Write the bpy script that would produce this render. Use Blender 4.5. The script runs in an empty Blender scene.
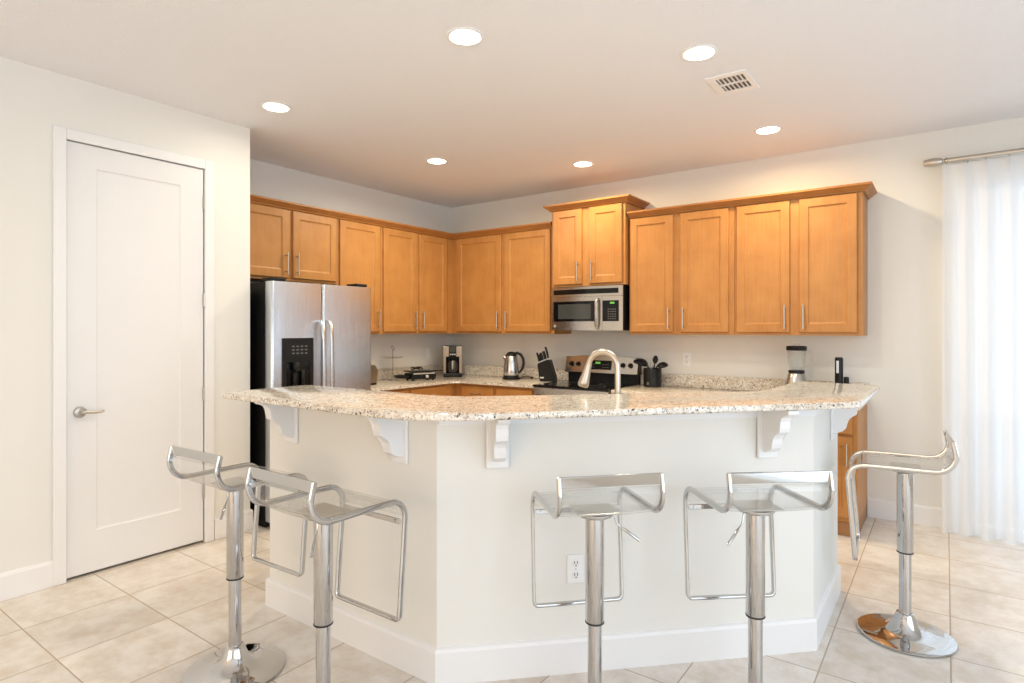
import bpy, bmesh, math, random
from mathutils import Vector, Matrix

# ------------------------------------------------------------------ camera, world, light, exposure
C = bpy.context.scene.collection
SC = bpy.context.scene
PI = math.pi
H = 2.80                                   # ceiling height

cd = bpy.data.cameras.new('camera')
cam = bpy.data.objects.new('camera', cd)
C.objects.link(cam)
cam.location = (4.639, -5.186, 1.3975)
cam.rotation_euler = (PI / 2, 0, math.radians(35.942))
cd.sensor_width = 36.0
cd.lens = 598.6 / 1024 * 36.0
cd.shift_y = -(341.5 - 329.285) / 1024.0
cd.clip_start = 0.05
SC.camera = cam

SC.view_settings.view_transform = 'Standard'
SC.view_settings.look = 'None'
SC.view_settings.exposure = 0.0
SC.view_settings.gamma = 1.0
SC.view_settings.use_curve_mapping = False
SC.cycles.use_denoising = True
SC.cycles.max_bounces = 14
SC.cycles.transparent_max_bounces = 24
SC.cycles.caustics_reflective = False
SC.cycles.caustics_refractive = False

world = bpy.data.worlds.new('World')
SC.world = world
world.use_nodes = True
bg = world.node_tree.nodes['Background']
bg.inputs['Color'].default_value = (1.0, 0.88, 0.78, 1)
bg.inputs['Strength'].default_value = 0.96


def area(name, loc, rot, sx, sy, power, col, spread=180):
    l = bpy.data.lights.new(name, 'AREA')
    l.shape = 'RECTANGLE'
    l.size, l.size_y = sx, sy
    l.energy = power
    l.color = col
    l.spread = math.radians(spread)
    o = bpy.data.objects.new(name, l)
    o.location = loc
    o.rotation_euler = rot
    C.objects.link(o)
    return o


# daylight entering by the great-room windows right of the camera, and by the patio door behind the curtain
area('daylight_right', (7.15, -5.2, 1.35), (0, PI / 2, 0), 2.3, 5.6, 104, (0.60, 0.80, 1.0))
area('warm_fill_rear', (3.4, -9.75, 1.35), (PI / 2, 0, 0), 4.4, 2.3, 80, (1.0, 0.73, 0.47))  # added warm fill, standing in for unseen room lamps behind the camera
area('daylight_patio', (5.78, 0.25, 1.25), (-PI / 2, 0, 0), 1.9, 2.3, 30, (0.50, 0.74, 1.0))
# added upward fill lights at both openings, to brighten the ceiling
area('up_fill_right', (7.15, -5.2, 0.75), (0, math.radians(140), 0), 1.0, 5.6, 6, (0.5, 0.7, 1.0))
area('up_fill_rear', (3.4, -9.75, 0.75), (math.radians(140), 0, 0), 4.4, 1.0, 12, (1.0, 0.80, 0.60))

WARM = (1.0, 0.93, 0.74)
DOWN_W = 14.2

# ------------------------------------------------------------------ materials


def nt(name):
    m = bpy.data.materials.new(name)
    m.use_nodes = True
    t = m.node_tree
    b = t.nodes['Principled BSDF']
    return m, t, b


def plain(name, col, rough=0.5, metal=0.0, bump=None, spec=None, emit=None, var=None):
    m, t, b = nt(name)
    b.inputs['Base Color'].default_value = (*col, 1)
    b.inputs['Roughness'].default_value = rough
    b.inputs['Metallic'].default_value = metal
    if spec is not None:
        b.inputs['Specular IOR Level'].default_value = spec
    if emit:
        b.inputs['Emission Color'].default_value = (*emit[:3], 1)
        b.inputs['Emission Strength'].default_value = emit[3]
    if bump or var:
        tc = t.nodes.new('ShaderNodeTexCoord')
        n = t.nodes.new('ShaderNodeTexNoise')
        n.inputs['Scale'].default_value = bump[0] if bump else var[0]
        n.inputs['Detail'].default_value = 4
        t.links.new(tc.outputs['Object'], n.inputs['Vector'])
        if bump:
            bp = t.nodes.new('ShaderNodeBump')
            bp.inputs['Strength'].default_value = bump[1]
            bp.inputs['Distance'].default_value = 0.01
            t.links.new(n.outputs['Fac'], bp.inputs['Height'])
            t.links.new(bp.outputs['Normal'], b.inputs['Normal'])
        if var:
            r = t.nodes.new('ShaderNodeValToRGB')
            r.color_ramp.elements[0].position = 0.3
            r.color_ramp.elements[1].position = 0.7
            k = var[1]
            r.color_ramp.elements[0].color = (*[c * (1 - k) for c in col], 1)
            r.color_ramp.elements[1].color = (*[min(1, c * (1 + k)) for c in col], 1)
            t.links.new(n.outputs['Fac'], r.inputs['Fac'])
            t.links.new(r.outputs['Color'], b.inputs['Base Color'])
    return m


def wood_mat(name, dark, light, horizontal=False, rough=0.42):
    m, t, b = nt(name)
    tc = t.nodes.new('ShaderNodeTexCoord')
    mp = t.nodes.new('ShaderNodeMapping')
    mp.inputs['Scale'].default_value = (1.2, 22, 22) if horizontal else (22, 22, 1.2)
    t.links.new(tc.outputs['Object'], mp.inputs['Vector'])
    n1 = t.nodes.new('ShaderNodeTexNoise')
    n1.inputs['Scale'].default_value = 3.0
    n1.inputs['Detail'].default_value = 6
    n1.inputs['Distortion'].default_value = 0.4
    t.links.new(mp.outputs['Vector'], n1.inputs['Vector'])
    n2 = t.nodes.new('ShaderNodeTexNoise')
    n2.inputs['Scale'].default_value = 7.0
    n2.inputs['Detail'].default_value = 3
    t.links.new(tc.outputs['Object'], n2.inputs['Vector'])
    mx = t.nodes.new('ShaderNodeMath')
    mx.operation = 'MULTIPLY_ADD'
    mx.inputs[1].default_value = 0.45
    t.links.new(n1.outputs['Fac'], mx.inputs[0])
    m2 = t.nodes.new('ShaderNodeMath')
    m2.operation = 'MULTIPLY'
    m2.inputs[1].default_value = 0.55
    t.links.new(n2.outputs['Fac'], m2.inputs[0])
    t.links.new(m2.outputs[0], mx.inputs[2])
    r = t.nodes.new('ShaderNodeValToRGB')
    r.color_ramp.elements[0].position = 0.32
    r.color_ramp.elements[0].color = (*dark, 1)
    r.color_ramp.elements[1].position = 0.68
    r.color_ramp.elements[1].color = (*light, 1)
    t.links.new(mx.outputs[0], r.inputs['Fac'])
    t.links.new(r.outputs['Color'], b.inputs['Base Color'])
    b.inputs['Roughness'].default_value = rough
    return m


def granite_mat():
    m, t, b = nt('granite')
    tc = t.nodes.new('ShaderNodeTexCoord')
    L = t.links.new
    nz = t.nodes.new('ShaderNodeTexNoise')
    nz.inputs['Scale'].default_value = 28
    nz.inputs['Detail'].default_value = 4
    L(tc.outputs['Object'], nz.inputs['Vector'])
    r0 = t.nodes.new('ShaderNodeValToRGB')
    e = r0.color_ramp.elements
    e[0].position, e[0].color = 0.32, (0.68, 0.58, 0.46, 1)
    e[1].position, e[1].color = 0.60, (0.84, 0.78, 0.68, 1)
    L(nz.outputs['Fac'], r0.inputs['Fac'])
    prev = r0.outputs['Color']
    for scale, lo, col, seed in ((130, 0.90, (0.50, 0.40, 0.29, 1), 0.0), (90, 0.90, (0.90, 0.87, 0.81, 1), 8.1), (210, 0.88, (0.40, 0.36, 0.32, 1), 5.0), (150, 0.966, (0.05, 0.045, 0.045, 1), 3.7)):
        mp = t.nodes.new('ShaderNodeMapping')
        mp.inputs['Location'].default_value = (seed, seed * 1.7, seed * 0.6)
        L(tc.outputs['Object'], mp.inputs['Vector'])
        dn = t.nodes.new('ShaderNodeTexNoise')
        dn.inputs['Scale'].default_value = 60
        L(mp.outputs['Vector'], dn.inputs['Vector'])
        mixv = t.nodes.new('ShaderNodeMix')
        mixv.data_type = 'VECTOR'
        mixv.inputs[0].default_value = 0.02
        L(mp.outputs['Vector'], mixv.inputs[4])
        L(dn.outputs['Color'], mixv.inputs[5])
        v = t.nodes.new('ShaderNodeTexVoronoi')
        v.inputs['Scale'].default_value = scale
        L(mixv.outputs[1], v.inputs['Vector'])
        sx = t.nodes.new('ShaderNodeSeparateXYZ')
        L(v.outputs['Color'], sx.inputs[0])
        g = t.nodes.new('ShaderNodeMath')
        g.operation = 'GREATER_THAN'
        g.inputs[1].default_value = lo
        L(sx.outputs[0], g.inputs[0])
        mx = t.nodes.new('ShaderNodeMix')
        mx.data_type = 'RGBA'
        L(g.outputs[0], mx.inputs[0])
        L(prev, mx.inputs[6])
        mx.inputs[7].default_value = col
        prev = mx.outputs[2]
    L(prev, b.inputs['Base Color'])
    b.inputs['Roughness'].default_value = 0.10
    b.inputs['Specular IOR Level'].default_value = 0.55
    return m


def tile_mat():
    m, t, b = nt('floor_tile')
    L = t.links.new
    tc = t.nodes.new('ShaderNodeTexCoord')
    sp = t.nodes.new('ShaderNodeSeparateXYZ')
    L(tc.outputs['Object'], sp.inputs[0])

    def mth(op, a, bv=None, c=None):
        n = t.nodes.new('ShaderNodeMath')
        n.operation = op
        for i, q in enumerate((a, bv, c)):
            if q is None:
                continue
            if isinstance(q, (int, float)):
                n.inputs[i].default_value = q
            else:
                L(q, n.inputs[i])
        return n.outputs[0]
    ux = mth('DIVIDE', mth('SUBTRACT', sp.outputs[0], 1.155 - 4.375), 0.4375)
    uy = mth('DIVIDE', mth('ADD', sp.outputs[1], 3.818 + 8.97), 0.4485)
    dx = mth('MULTIPLY', mth('PINGPONG', ux, 0.5), 0.4375)
    dy = mth('MULTIPLY', mth('PINGPONG', uy, 0.5), 0.4485)
    d = mth('MINIMUM', dx, dy)
    gr = mth('LESS_THAN', d, 0.0029)
    cx = t.nodes.new('ShaderNodeCombineXYZ')
    L(mth('FLOOR', ux), cx.inputs[0])
    L(mth('FLOOR', uy), cx.inputs[1])
    wn = t.nodes.new('ShaderNodeTexWhiteNoise')
    wn.noise_dimensions = '3D'
    L(cx.outputs[0], wn.inputs['Vector'])
    off = t.nodes.new('ShaderNodeVectorMath')
    off.operation = 'MULTIPLY_ADD'
    L(wn.outputs['Color'], off.inputs[0])
    off.inputs[1].default_value = (5, 5, 5)
    L(tc.outputs['Object'], off.inputs[2])
    n1 = t.nodes.new('ShaderNodeTexNoise')
    n1.inputs['Scale'].default_value = 8.0
    n1.inputs['Detail'].default_value = 8
    n1.inputs['Roughness'].default_value = 0.68
    L(off.outputs[0], n1.inputs['Vector'])
    r = t.nodes.new('ShaderNodeValToRGB')
    e = r.color_ramp.elements
    e[0].position, e[0].color = 0.34, (0.67, 0.58, 0.485, 1)
    e[1].position, e[1].color = 0.60, (0.82, 0.77, 0.71, 1)
    L(n1.outputs['Fac'], r.inputs['Fac'])
    hv = t.nodes.new('ShaderNodeHueSaturation')
    L(r.outputs['Color'], hv.inputs['Color'])
    L(mth('MULTIPLY_ADD', wn.outputs['Value'], 0.10, 0.95), hv.inputs['Value'])
    mx = t.nodes.new('ShaderNodeMix')
    mx.data_type = 'RGBA'
    L(gr, mx.inputs[0])
    L(hv.outputs['Color'], mx.inputs[6])
    mx.inputs[7].default_value = (0.50, 0.40, 0.31, 1)
    L(mx.outputs[2], b.inputs['Base Color'])
    ro = mth('MULTIPLY_ADD', gr, 0.5, 0.28)
    L(ro, b.inputs['Roughness'])
    bp = t.nodes.new('ShaderNodeBump')
    bp.inputs['Strength'].default_value = 0.25
    bp.inputs['Distance'].default_value = 0.004
    L(mth('MULTIPLY_ADD', n1.outputs['Fac'], 0.15, mth('MINIMUM', mth('MULTIPLY', d, 120.0), 1.0)), bp.inputs['Height'])
    L(bp.outputs['Normal'], b.inputs['Normal'])
    return m


def clear_mat(name, tint, fac_edge=0.5, rough=0.03, ior=1.45):
    m = bpy.data.materials.new(name)
    m.use_nodes = True
    t = m.node_tree
    t.nodes.clear()
    out = t.nodes.new('ShaderNodeOutputMaterial')
    tr = t.nodes.new('ShaderNodeBsdfTransparent')
    tr.inputs['Color'].default_value = (*tint, 1)
    gl = t.nodes.new('ShaderNodeBsdfGlossy')
    gl.inputs['Roughness'].default_value = rough
    fr = t.nodes.new('ShaderNodeLayerWeight')
    fr.inputs['Blend'].default_value = 0.12
    mx = t.nodes.new('ShaderNodeMixShader')
    mu = t.nodes.new('ShaderNodeMath')
    mu.operation = 'MULTIPLY'
    mu.inputs[1].default_value = fac_edge
    t.links.new(fr.outputs['Facing'], mu.inputs[0])
    t.links.new(mu.outputs[0], mx.inputs[0])
    t.links.new(tr.outputs[0], mx.inputs[1])
    t.links.new(gl.outputs[0], mx.inputs[2])
    t.links.new(mx.outputs[0], out.inputs[0])
    return m


def curtain_mat():
    m = bpy.data.materials.new('sheer_curtain')
    m.use_nodes = True
    t = m.node_tree
    t.nodes.clear()
    L = t.links.new
    out = t.nodes.new('ShaderNodeOutputMaterial')
    tr = t.nodes.new('ShaderNodeBsdfTransparent')
    tl = t.nodes.new('ShaderNodeBsdfTranslucent')
    tl.inputs['Color'].default_value = (0.95, 0.955, 0.96, 1)
    df = t.nodes.new('ShaderNodeBsdfDiffuse')
    df.inputs['Color'].default_value = (0.95, 0.955, 0.96, 1)
    a = t.nodes.new('ShaderNodeMixShader')
    a.inputs[0].default_value = 0.62
    L(tl.outputs[0], a.inputs[1])
    L(df.outputs[0], a.inputs[2])
    wv = t.nodes.new('ShaderNodeTexNoise')
    wv.inputs['Scale'].default_value = 300
    tc = t.nodes.new('ShaderNodeTexCoord')
    L(tc.outputs['Object'], wv.inputs['Vector'])
    mu = t.nodes.new('ShaderNodeMath')
    mu.operation = 'MULTIPLY_ADD'
    mu.inputs[1].default_value = 0.06
    mu.inputs[2].default_value = 0.80
    L(wv.outputs['Fac'], mu.inputs[0])
    b = t.nodes.new('ShaderNodeMixShader')
    L(mu.outputs[0], b.inputs[0])
    L(tr.outputs[0], b.inputs[1])
    L(a.outputs[0], b.inputs[2])
    L(b.outputs[0], out.inputs[0])
    return m


def brushed(name, col, rough, axis=2, spread=0.0):
    m, t, b = nt(name)
    b.inputs['Base Color'].default_value = (*col, 1)
    b.inputs['Metallic'].default_value = 1.0
    tc = t.nodes.new('ShaderNodeTexCoord')
    mp = t.nodes.new('ShaderNodeMapping')
    s = [4, 4, 4]
    s[axis] = 500
    mp.inputs['Scale'].default_value = s
    n = t.nodes.new('ShaderNodeTexNoise')
    n.inputs['Scale'].default_value = 1.0
    t.links.new(tc.outputs['Object'], mp.inputs['Vector'])
    t.links.new(mp.outputs['Vector'], n.inputs['Vector'])
    mu = t.nodes.new('ShaderNodeMath')
    mu.operation = 'MULTIPLY_ADD'
    mu.inputs[1].default_value = 0.10
    mu.inputs[2].default_value = rough - 0.05
    t.links.new(n.outputs['Fac'], mu.inputs[0])
    t.links.new(mu.outputs[0], b.inputs['Roughness'])
    if spread:      # fine vertical grain that smears reflections sideways
        mp2 = t.nodes.new('ShaderNodeMapping')
        mp2.inputs['Scale'].default_value = (900, 900, 2)
        n2 = t.nodes.new('ShaderNodeTexNoise')
        n2.inputs['Scale'].default_value = 1.0
        t.links.new(tc.outputs['Object'], mp2.inputs['Vector'])
        t.links.new(mp2.outputs['Vector'], n2.inputs['Vector'])
        bp = t.nodes.new('ShaderNodeBump')
        bp.inputs['Strength'].default_value = spread
        bp.inputs['Distance'].default_value = 0.002
        t.links.new(n2.outputs['Fac'], bp.inputs['Height'])
        t.links.new(bp.outputs['Normal'], b.inputs['Normal'])
    return m


M = dict(
    wall=plain('wall_paint', (0.83, 0.82, 0.775), 0.85, bump=(260, 0.06)),
    ceil=plain('ceiling_paint', (0.87, 0.875, 0.905), 0.9, bump=(90, 0.25)),
    white=plain('white_trim', (0.86, 0.86, 0.86), 0.38, var=(3, 0.01)),
    door=plain('white_door_paint', (0.83, 0.83, 0.83), 0.42, var=(3, 0.01)),
    floor=tile_mat(),
    wood=wood_mat('maple', (0.425, 0.180, 0.046), (0.525, 0.245, 0.070)),
    woodh=wood_mat('maple_crown', (0.36, 0.14, 0.034), (0.45, 0.19, 0.05), True),
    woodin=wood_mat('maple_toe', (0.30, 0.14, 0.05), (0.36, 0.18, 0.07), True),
    granite=granite_mat(),
    chrome=plain('chrome', (0.57, 0.565, 0.56), 0.05, 1.0, var=(2, 0.02)),
    nickel=brushed('brushed_nickel', (0.54, 0.50, 0.44), 0.30),
    steel=brushed('brushed_steel', (0.64, 0.645, 0.66), 0.26, 2),
    fridge=brushed('fridge_steel', (0.66, 0.71, 0.78), 0.24, 2, 0.35),
    steelv=brushed('appliance_steel', (0.52, 0.485, 0.44), 0.24, 2),
    black=plain('black_plastic', (0.009, 0.009, 0.0095), 0.34, spec=0.28, var=(8, 0.1)),
    blackm=plain('black_enamel', (0.007, 0.007, 0.0075), 0.45, spec=0.25, var=(8, 0.1)),
    blackg=plain('black_glass', (0.005, 0.005, 0.0055), 0.07, spec=0.30, var=(8, 0.1)),
    rubber=plain('dark_rubber', (0.02, 0.02, 0.02), 0.6, var=(8, 0.1)),
    acrylic=clear_mat('clear_acrylic', (0.988, 0.99, 0.988), 0.9, 0.04),
    glass=clear_mat('clear_glass', (0.97, 0.98, 0.975), 1.0, 0.02),
    pane=clear_mat('window_glass', (0.98, 0.985, 0.985), 0.8, 0.01),
    curtain=curtain_mat(),
    lens=plain('lamp_lens', (0.9, 0.9, 0.88), 0.4, emit=(1.0, 0.90, 0.74, 14.0)),
    plate=plain('white_plate', (0.90, 0.90, 0.90), 0.35, var=(5, 0.01)),
    slot=plain('dark_slot', (0.05, 0.045, 0.04), 0.6, var=(5, 0.1)),
    ventdark=plain('vent_hollow', (0.16, 0.14, 0.12), 0.8, var=(5, 0.1)),
    green=plain('green_display', (0.05, 0.2, 0.03), 0.3, emit=(0.35, 1.0, 0.12, 0.4)),
    greyw=plain('oven_window', (0.055, 0.058, 0.056), 0.12, spec=0.3, var=(6, 0.1)),
    keys=plain('grey_print', (0.13, 0.13, 0.13), 0.5, var=(6, 0.1)),
    silver=plain('silver_print', (0.6, 0.6, 0.6), 0.35, 0.6, var=(6, 0.05)),
    coffee=plain('coffee_glass', (0.05, 0.045, 0.04), 0.08, var=(6, 0.1)),
    taupe=brushed('taupe_steel', (0.42, 0.34, 0.26), 0.35),
    grout=plain('ground_slab', (0.6, 0.58, 0.55), 0.9, var=(2, 0.1)),
)

# ------------------------------------------------------------------ mesh helpers


def box(bm, x0, x1, y0, y1, z0, z1, bev=0.0, seg=2):
    vs = [bm.verts.new((x, y, z)) for x in (x0, x1) for y in (y0, y1) for z in (z0, z1)]
    idx = ((0, 1, 3, 2), (4, 6, 7, 5), (0, 4, 5, 1), (2, 3, 7, 6), (0, 2, 6, 4), (1, 5, 7, 3))
    fs = [bm.faces.new([vs[i] for i in f]) for f in idx]
    if bev > 0:
        es = list({e for f in fs for e in f.edges})
        bmesh.ops.bevel(bm, geom=es, offset=bev, segments=seg, profile=0.5, affect='EDGES')
    return bm


def lathe(bm, prof, cx=0, cy=0, n=32, cap=True, axis='z', cz=0):
    rings = []
    for r, z in prof:
        ring = []
        for i in range(n):
            a = 2 * PI * i / n
            u, v = r * math.cos(a), r * math.sin(a)
            if axis == 'z':
                p = (cx + u, cy + v, cz + z)
            elif axis == 'y':
                p = (cx + u, cy + z, cz - v)
            else:
                p = (cx + z, cy + u, cz + v)
            ring.append(bm.verts.new(p))
        rings.append(ring)
    for a, b in zip(rings, rings[1:]):
        for i in range(n):
            j = (i + 1) % n
            f = bm.faces.new((a[i], a[j], b[j], b[i]))
            f.smooth = True
    if cap:
        bm.faces.new(list(reversed(rings[0])))
        bm.faces.new(rings[-1])
    return bm


def tube(bm, pts, r, n=12, cap=True, sect=None, up=None):
    """sweep a round (or given) section along pts"""
    pts = [Vector(p) for p in pts]
    if sect is None:
        sect = [(math.cos(2 * PI * i / n), math.sin(2 * PI * i / n)) for i in range(n)]
    n = len(sect)
    rad = r if isinstance(r, (list, tuple)) else [r] * len(pts)
    rings = []
    prev_u = None
    for i, p in enumerate(pts):
        t = (pts[min(i + 1, len(pts) - 1)] - pts[max(i - 1, 0)]).normalized()
        if up is not None:
            u = Vector(up)
            u = (u - t * u.dot(t)).normalized()
        elif prev_u is None:
            u = Vector((0, 0, 1)) if abs(t.z) < 0.9 else Vector((1, 0, 0))
            u = (u - t * u.dot(t)).normalized()
        else:
            u = (prev_u - t * prev_u.dot(t)).normalized()
        prev_u = u
        v = t.cross(u)
        rings.append([bm.verts.new(p + u * (a * rad[i]) + v * (b * rad[i])) for a, b in sect])
    for a, b in zip(rings, rings[1:]):
        for i in range(n):
            j = (i + 1) % n
            f = bm.faces.new((a[i], a[j], b[j], b[i]))
            f.smooth = True
    if cap:
        bm.faces.new(list(reversed(rings[0])))
        bm.faces.new(rings[-1])
    return bm


def prism(bm, poly, z0, z1, bev=0.0, seg=3):
    a = [bm.verts.new((x, y, z0)) for x, y in poly]
    b = [bm.verts.new((x, y, z1)) for x, y in poly]
    n = len(poly)
    fs = [bm.faces.new(list(reversed(a))), bm.faces.new(b)]
    for i in range(n):
        fs.append(bm.faces.new((a[i], a[(i + 1) % n], b[(i + 1) % n], b[i])))
    if bev > 0:
        es = list(set(fs[0].edges) | set(fs[1].edges))
        bmesh.ops.bevel(bm, geom=es, offset=bev, segments=seg, profile=0.5, affect='EDGES')
    return bm


def extrude_poly(bm, poly3, vec):
    a = [bm.verts.new(p) for p in poly3]
    b = [bm.verts.new(Vector(p) + Vector(vec)) for p in poly3]
    n = len(a)
    bm.faces.new(list(reversed(a)))
    bm.faces.new(b)
    for i in range(n):
        bm.faces.new((a[i], a[(i + 1) % n], b[(i + 1) % n], b[i]))
    return bm


def sweep(bm, path, prof, z=0.0):
    """mitred sweep of prof (outward, up) along a plan path, outward = right of travel"""
    P = [Vector((x, y)) for x, y in path]
    rings = []
    for i, p in enumerate(P):
        dirs = []
        if i > 0:
            dirs.append((p - P[i - 1]).normalized())
        if i < len(P) - 1:
            dirs.append((P[i + 1] - p).normalized())
        ns = [Vector((d.y, -d.x)) for d in dirs]
        if len(ns) == 2:
            m = (ns[0] + ns[1]).normalized()
            m = m / max(0.2, m.dot(ns[0]))
        else:
            m = ns[0]
        rings.append([bm.verts.new((p.x + m.x * o, p.y + m.y * o, z + h)) for o, h in prof])
    n = len(prof)
    for a, b in zip(rings, rings[1:]):
        for i in range(n):
            j = (i + 1) % n
            bm.faces.new((a[i], b[i], b[j], a[j]))
    bm.faces.new(rings[0])
    bm.faces.new(list(reversed(rings[-1])))
    return bm


def arc(cx, cy, r, a0, a1, n=8):
    return [(cx + r * math.cos(a0 + (a1 - a0) * i / n), cy + r * math.sin(a0 + (a1 - a0) * i / n)) for i in range(n + 1)]


def obj(name, bm, mat, parent=None, smooth_angle=None):
    bmesh.ops.recalc_face_normals(bm, faces=bm.faces)
    me = bpy.data.meshes.new(name)
    bm.to_mesh(me)
    bm.free()
    me.materials.append(mat)
    if smooth_angle:
        me.polygons.foreach_set('use_smooth', [True] * len(me.polygons))
        me.set_sharp_from_angle(angle=math.radians(smooth_angle))
    o = bpy.data.objects.new(name, me)
    C.objects.link(o)
    if parent:
        o.parent = parent
    return o


def B():
    return bmesh.new()


def thing(name, label, cat, loc=(0, 0, 0), rotz=0, group=None):
    o = bpy.data.objects.new(name, None)
    o.empty_display_size = 0.05
    C.objects.link(o)
    o.location = loc
    o.rotation_euler = (0, 0, rotz)
    o['label'] = label
    o['category'] = cat
    if group:
        o['group'] = group
    return o


def tag(o, label, cat, group=None):
    o['label'] = label
    o['category'] = cat
    if group:
        o['group'] = group
    return o


def struct(name, bm, mat, label=None, cat=None, parent=None):
    o = obj(name, bm, mat, parent)
    if parent is None:
        o['kind'] = 'structure'
        if label:
            o['label'] = label
            o['category'] = cat
    return o


def dup(root, loc, rotz, label, group=None):
    r = root.copy()
    C.objects.link(r)
    r.location = loc
    r.rotation_euler = (0, 0, rotz)
    r['label'] = label
    if group:
        r['group'] = group
    for ch in list(root.children):
        c = ch.copy()
        C.objects.link(c)
        c.parent = r
        for g in ch.children:
            d = g.copy()
            C.objects.link(d)
            d.parent = c
    return r


# ------------------------------------------------------------------ room shell
XP = 0.70           # plane of the pantry (door) wall
YP = -2.873         # where the pantry wall ends
XR, YR = 7.0, -9.6
struct('floor', box(B(), -0.1, XR + 0.1, YR - 0.1, 0.1, -0.08, 0.0), M['floor'], 'beige square ceramic tile floor', 'floor')
struct('ceiling', box(B(), -0.1, XR + 0.1, YR - 0.1, 0.1, H, H + 0.1), M['ceil'], 'white lightly textured ceiling', 'ceiling')
WX0, WX1, WZ1 = 4.68, 6.75, 2.40
bm = B()
box(bm, -0.1, WX0, 0, 0.12, 0, H)
box(bm, WX1, XR + 0.1, 0, 0.12, 0, H)
box(bm, WX0, WX1, 0, 0.12, WZ1, H)
struct('wall_back', bm, M['wall'], 'cream back wall behind the range and wall cabinets', 'wall')
struct('wall_left', box(B(), -0.1, 0, YP, 0, 0, H), M['wall'], 'cream wall behind the refrigerator', 'wall')
DY0, DY1, DZ = -3.956, -3.193, 2.447
bm = B()
box(bm, XP - 0.12, XP, DY1 + 0.004, YP, 0, H)
box(bm, XP - 0.12, XP, YR, DY0 - 0.004, 0, H)
box(bm, XP - 0.12, XP, DY0 - 0.004, DY1 + 0.004, DZ + 0.004, H)
box(bm, -0.1, XP - 0.12, YP - 0.1, YP, 0, H)
struct('wall_pantry', bm, M['wall'], 'cream wall around the white pantry door', 'wall')
struct('wall_pantry_back', box(B(), -0.1, XP - 0.5, YR, YP - 0.1, 0, H), M['wall'])
# great room beyond the camera
bm = B()
for y0, y1, z0, z1 in ((YR - .1, -8.0, 0, H), (-2.4, 0, 0, H), (-8.0, -2.4, 2.5, H), (-8.0, -2.4, 0, 0.2)):
    box(bm, XR, XR + 0.12, y0, y1, z0, z1)
struct('wall_right', bm, M['wall'])
bm = B()
for x0, x1, z0, z1 in ((XP - .1, 1.2, 0, H), (5.6, XR + .1, 0, H), (1.2, 5.6, 2.5, H), (1.2, 5.6, 0, 0.2)):
    box(bm, x0, x1, YR - 0.12, YR, z0, z1)
struct('wall_rear', bm, M['wall'])
struct('ground', box(B(), -6, 16, -16, 8, -0.3, -0.09), M['grout'])

# patio window behind the curtain
bm = B()
for a in ((WX0, WX0 + .05, 0.0, WZ1), (WX1 - .05, WX1, 0.0, WZ1), (WX0 + .05, WX1 - .05, WZ1 - .05, WZ1), (WX0 + .05, WX1 - .05, 0, .05), (5.835, 5.895, .05, WZ1 - .05)):
    box(bm, a[0], a[1], 0.03, 0.09, a[2], a[3])
w = struct('window_1', bm, M['white'], 'white framed patio window behind the sheer curtain', 'window')
obj('pane', box(B(), WX0 + .05, 5.835, .055, .065, .05, WZ1 - .05), M['pane'], w)
obj('pane', box(B(), 5.895, WX1 - .05, .055, .065, .05, WZ1 - .05), M['pane'], w)

# baseboards
BB = [(0, 0), (0.015, 0), (0.015, 0.125), (0.010, 0.138), (0, 0.142)]
struct('baseboard_back', sweep(B(), [(4.165, 0), (WX0 - .01, 0)], BB), M['white'], 'white baseboard right of the base cabinets', 'baseboard')
struct('baseboard_pantry', sweep(B(), [(XP, YR), (XP, -4.016)], BB), M['white'], 'white baseboard left of the pantry door', 'baseboard')
struct('baseboard_left', sweep(B(), [(XP, -3.129), (XP, YP), (0.02, YP)], BB), M['white'], 'white baseboard between pantry door and refrigerator', 'baseboard')

# pantry door with casing
bm = B()
cw = 0.060
box(bm, XP, XP + .018, DY0 - cw, DY0, 0, DZ + cw, .004)
box(bm, XP, XP + .018, DY1, DY1 + cw, 0, DZ + cw, .004)
box(bm, XP, XP + .0178, DY0, DY1, DZ, DZ + cw, .004)
struct('trim_1', bm, M['white'], 'white casing around the pantry door', 'door casing')


def panel_door(bm, x0, x1, z0, z1, yb, yf, stile, rail_t, rail_b, depth=0.007, slope=0.012, edge=0.003):
    """slab in local axes, front at y=yf (towards -y), back at yb, with one recessed panel"""
    def ring(ix0, ix1, iz0, iz1, y):
        return [bm.verts.new(p) for p in ((ix0, y, iz0), (ix1, y, iz0), (ix1, y, iz1), (ix0, y, iz1))]
    s = slope
    rs = [ring(x0, x1, z0, z1, yb), ring(x0, x1, z0, z1, yf + edge),
          ring(x0 + edge, x1 - edge, z0 + edge, z1 - edge, yf),
          ring(x0 + stile, x1 - stile, z0 + rail_b, z1 - rail_t, yf),
          ring(x0 + stile + s * .3, x1 - stile - s * .3, z0 + rail_b + s * .3, z1 - rail_t - s * .3, yf + depth * .7),
          ring(x0 + stile + s, x1 - stile - s, z0 + rail_b + s, z1 - rail_t - s, yf + depth)]
    bm.faces.new(rs[0])
    for a, b in zip(rs, rs[1:]):
        for i in range(4):
            j = (i + 1) % 4
            bm.faces.new((a[i], a[j], b[j], b[i]))
    bm.faces.new(rs[-1])
    return bm


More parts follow.
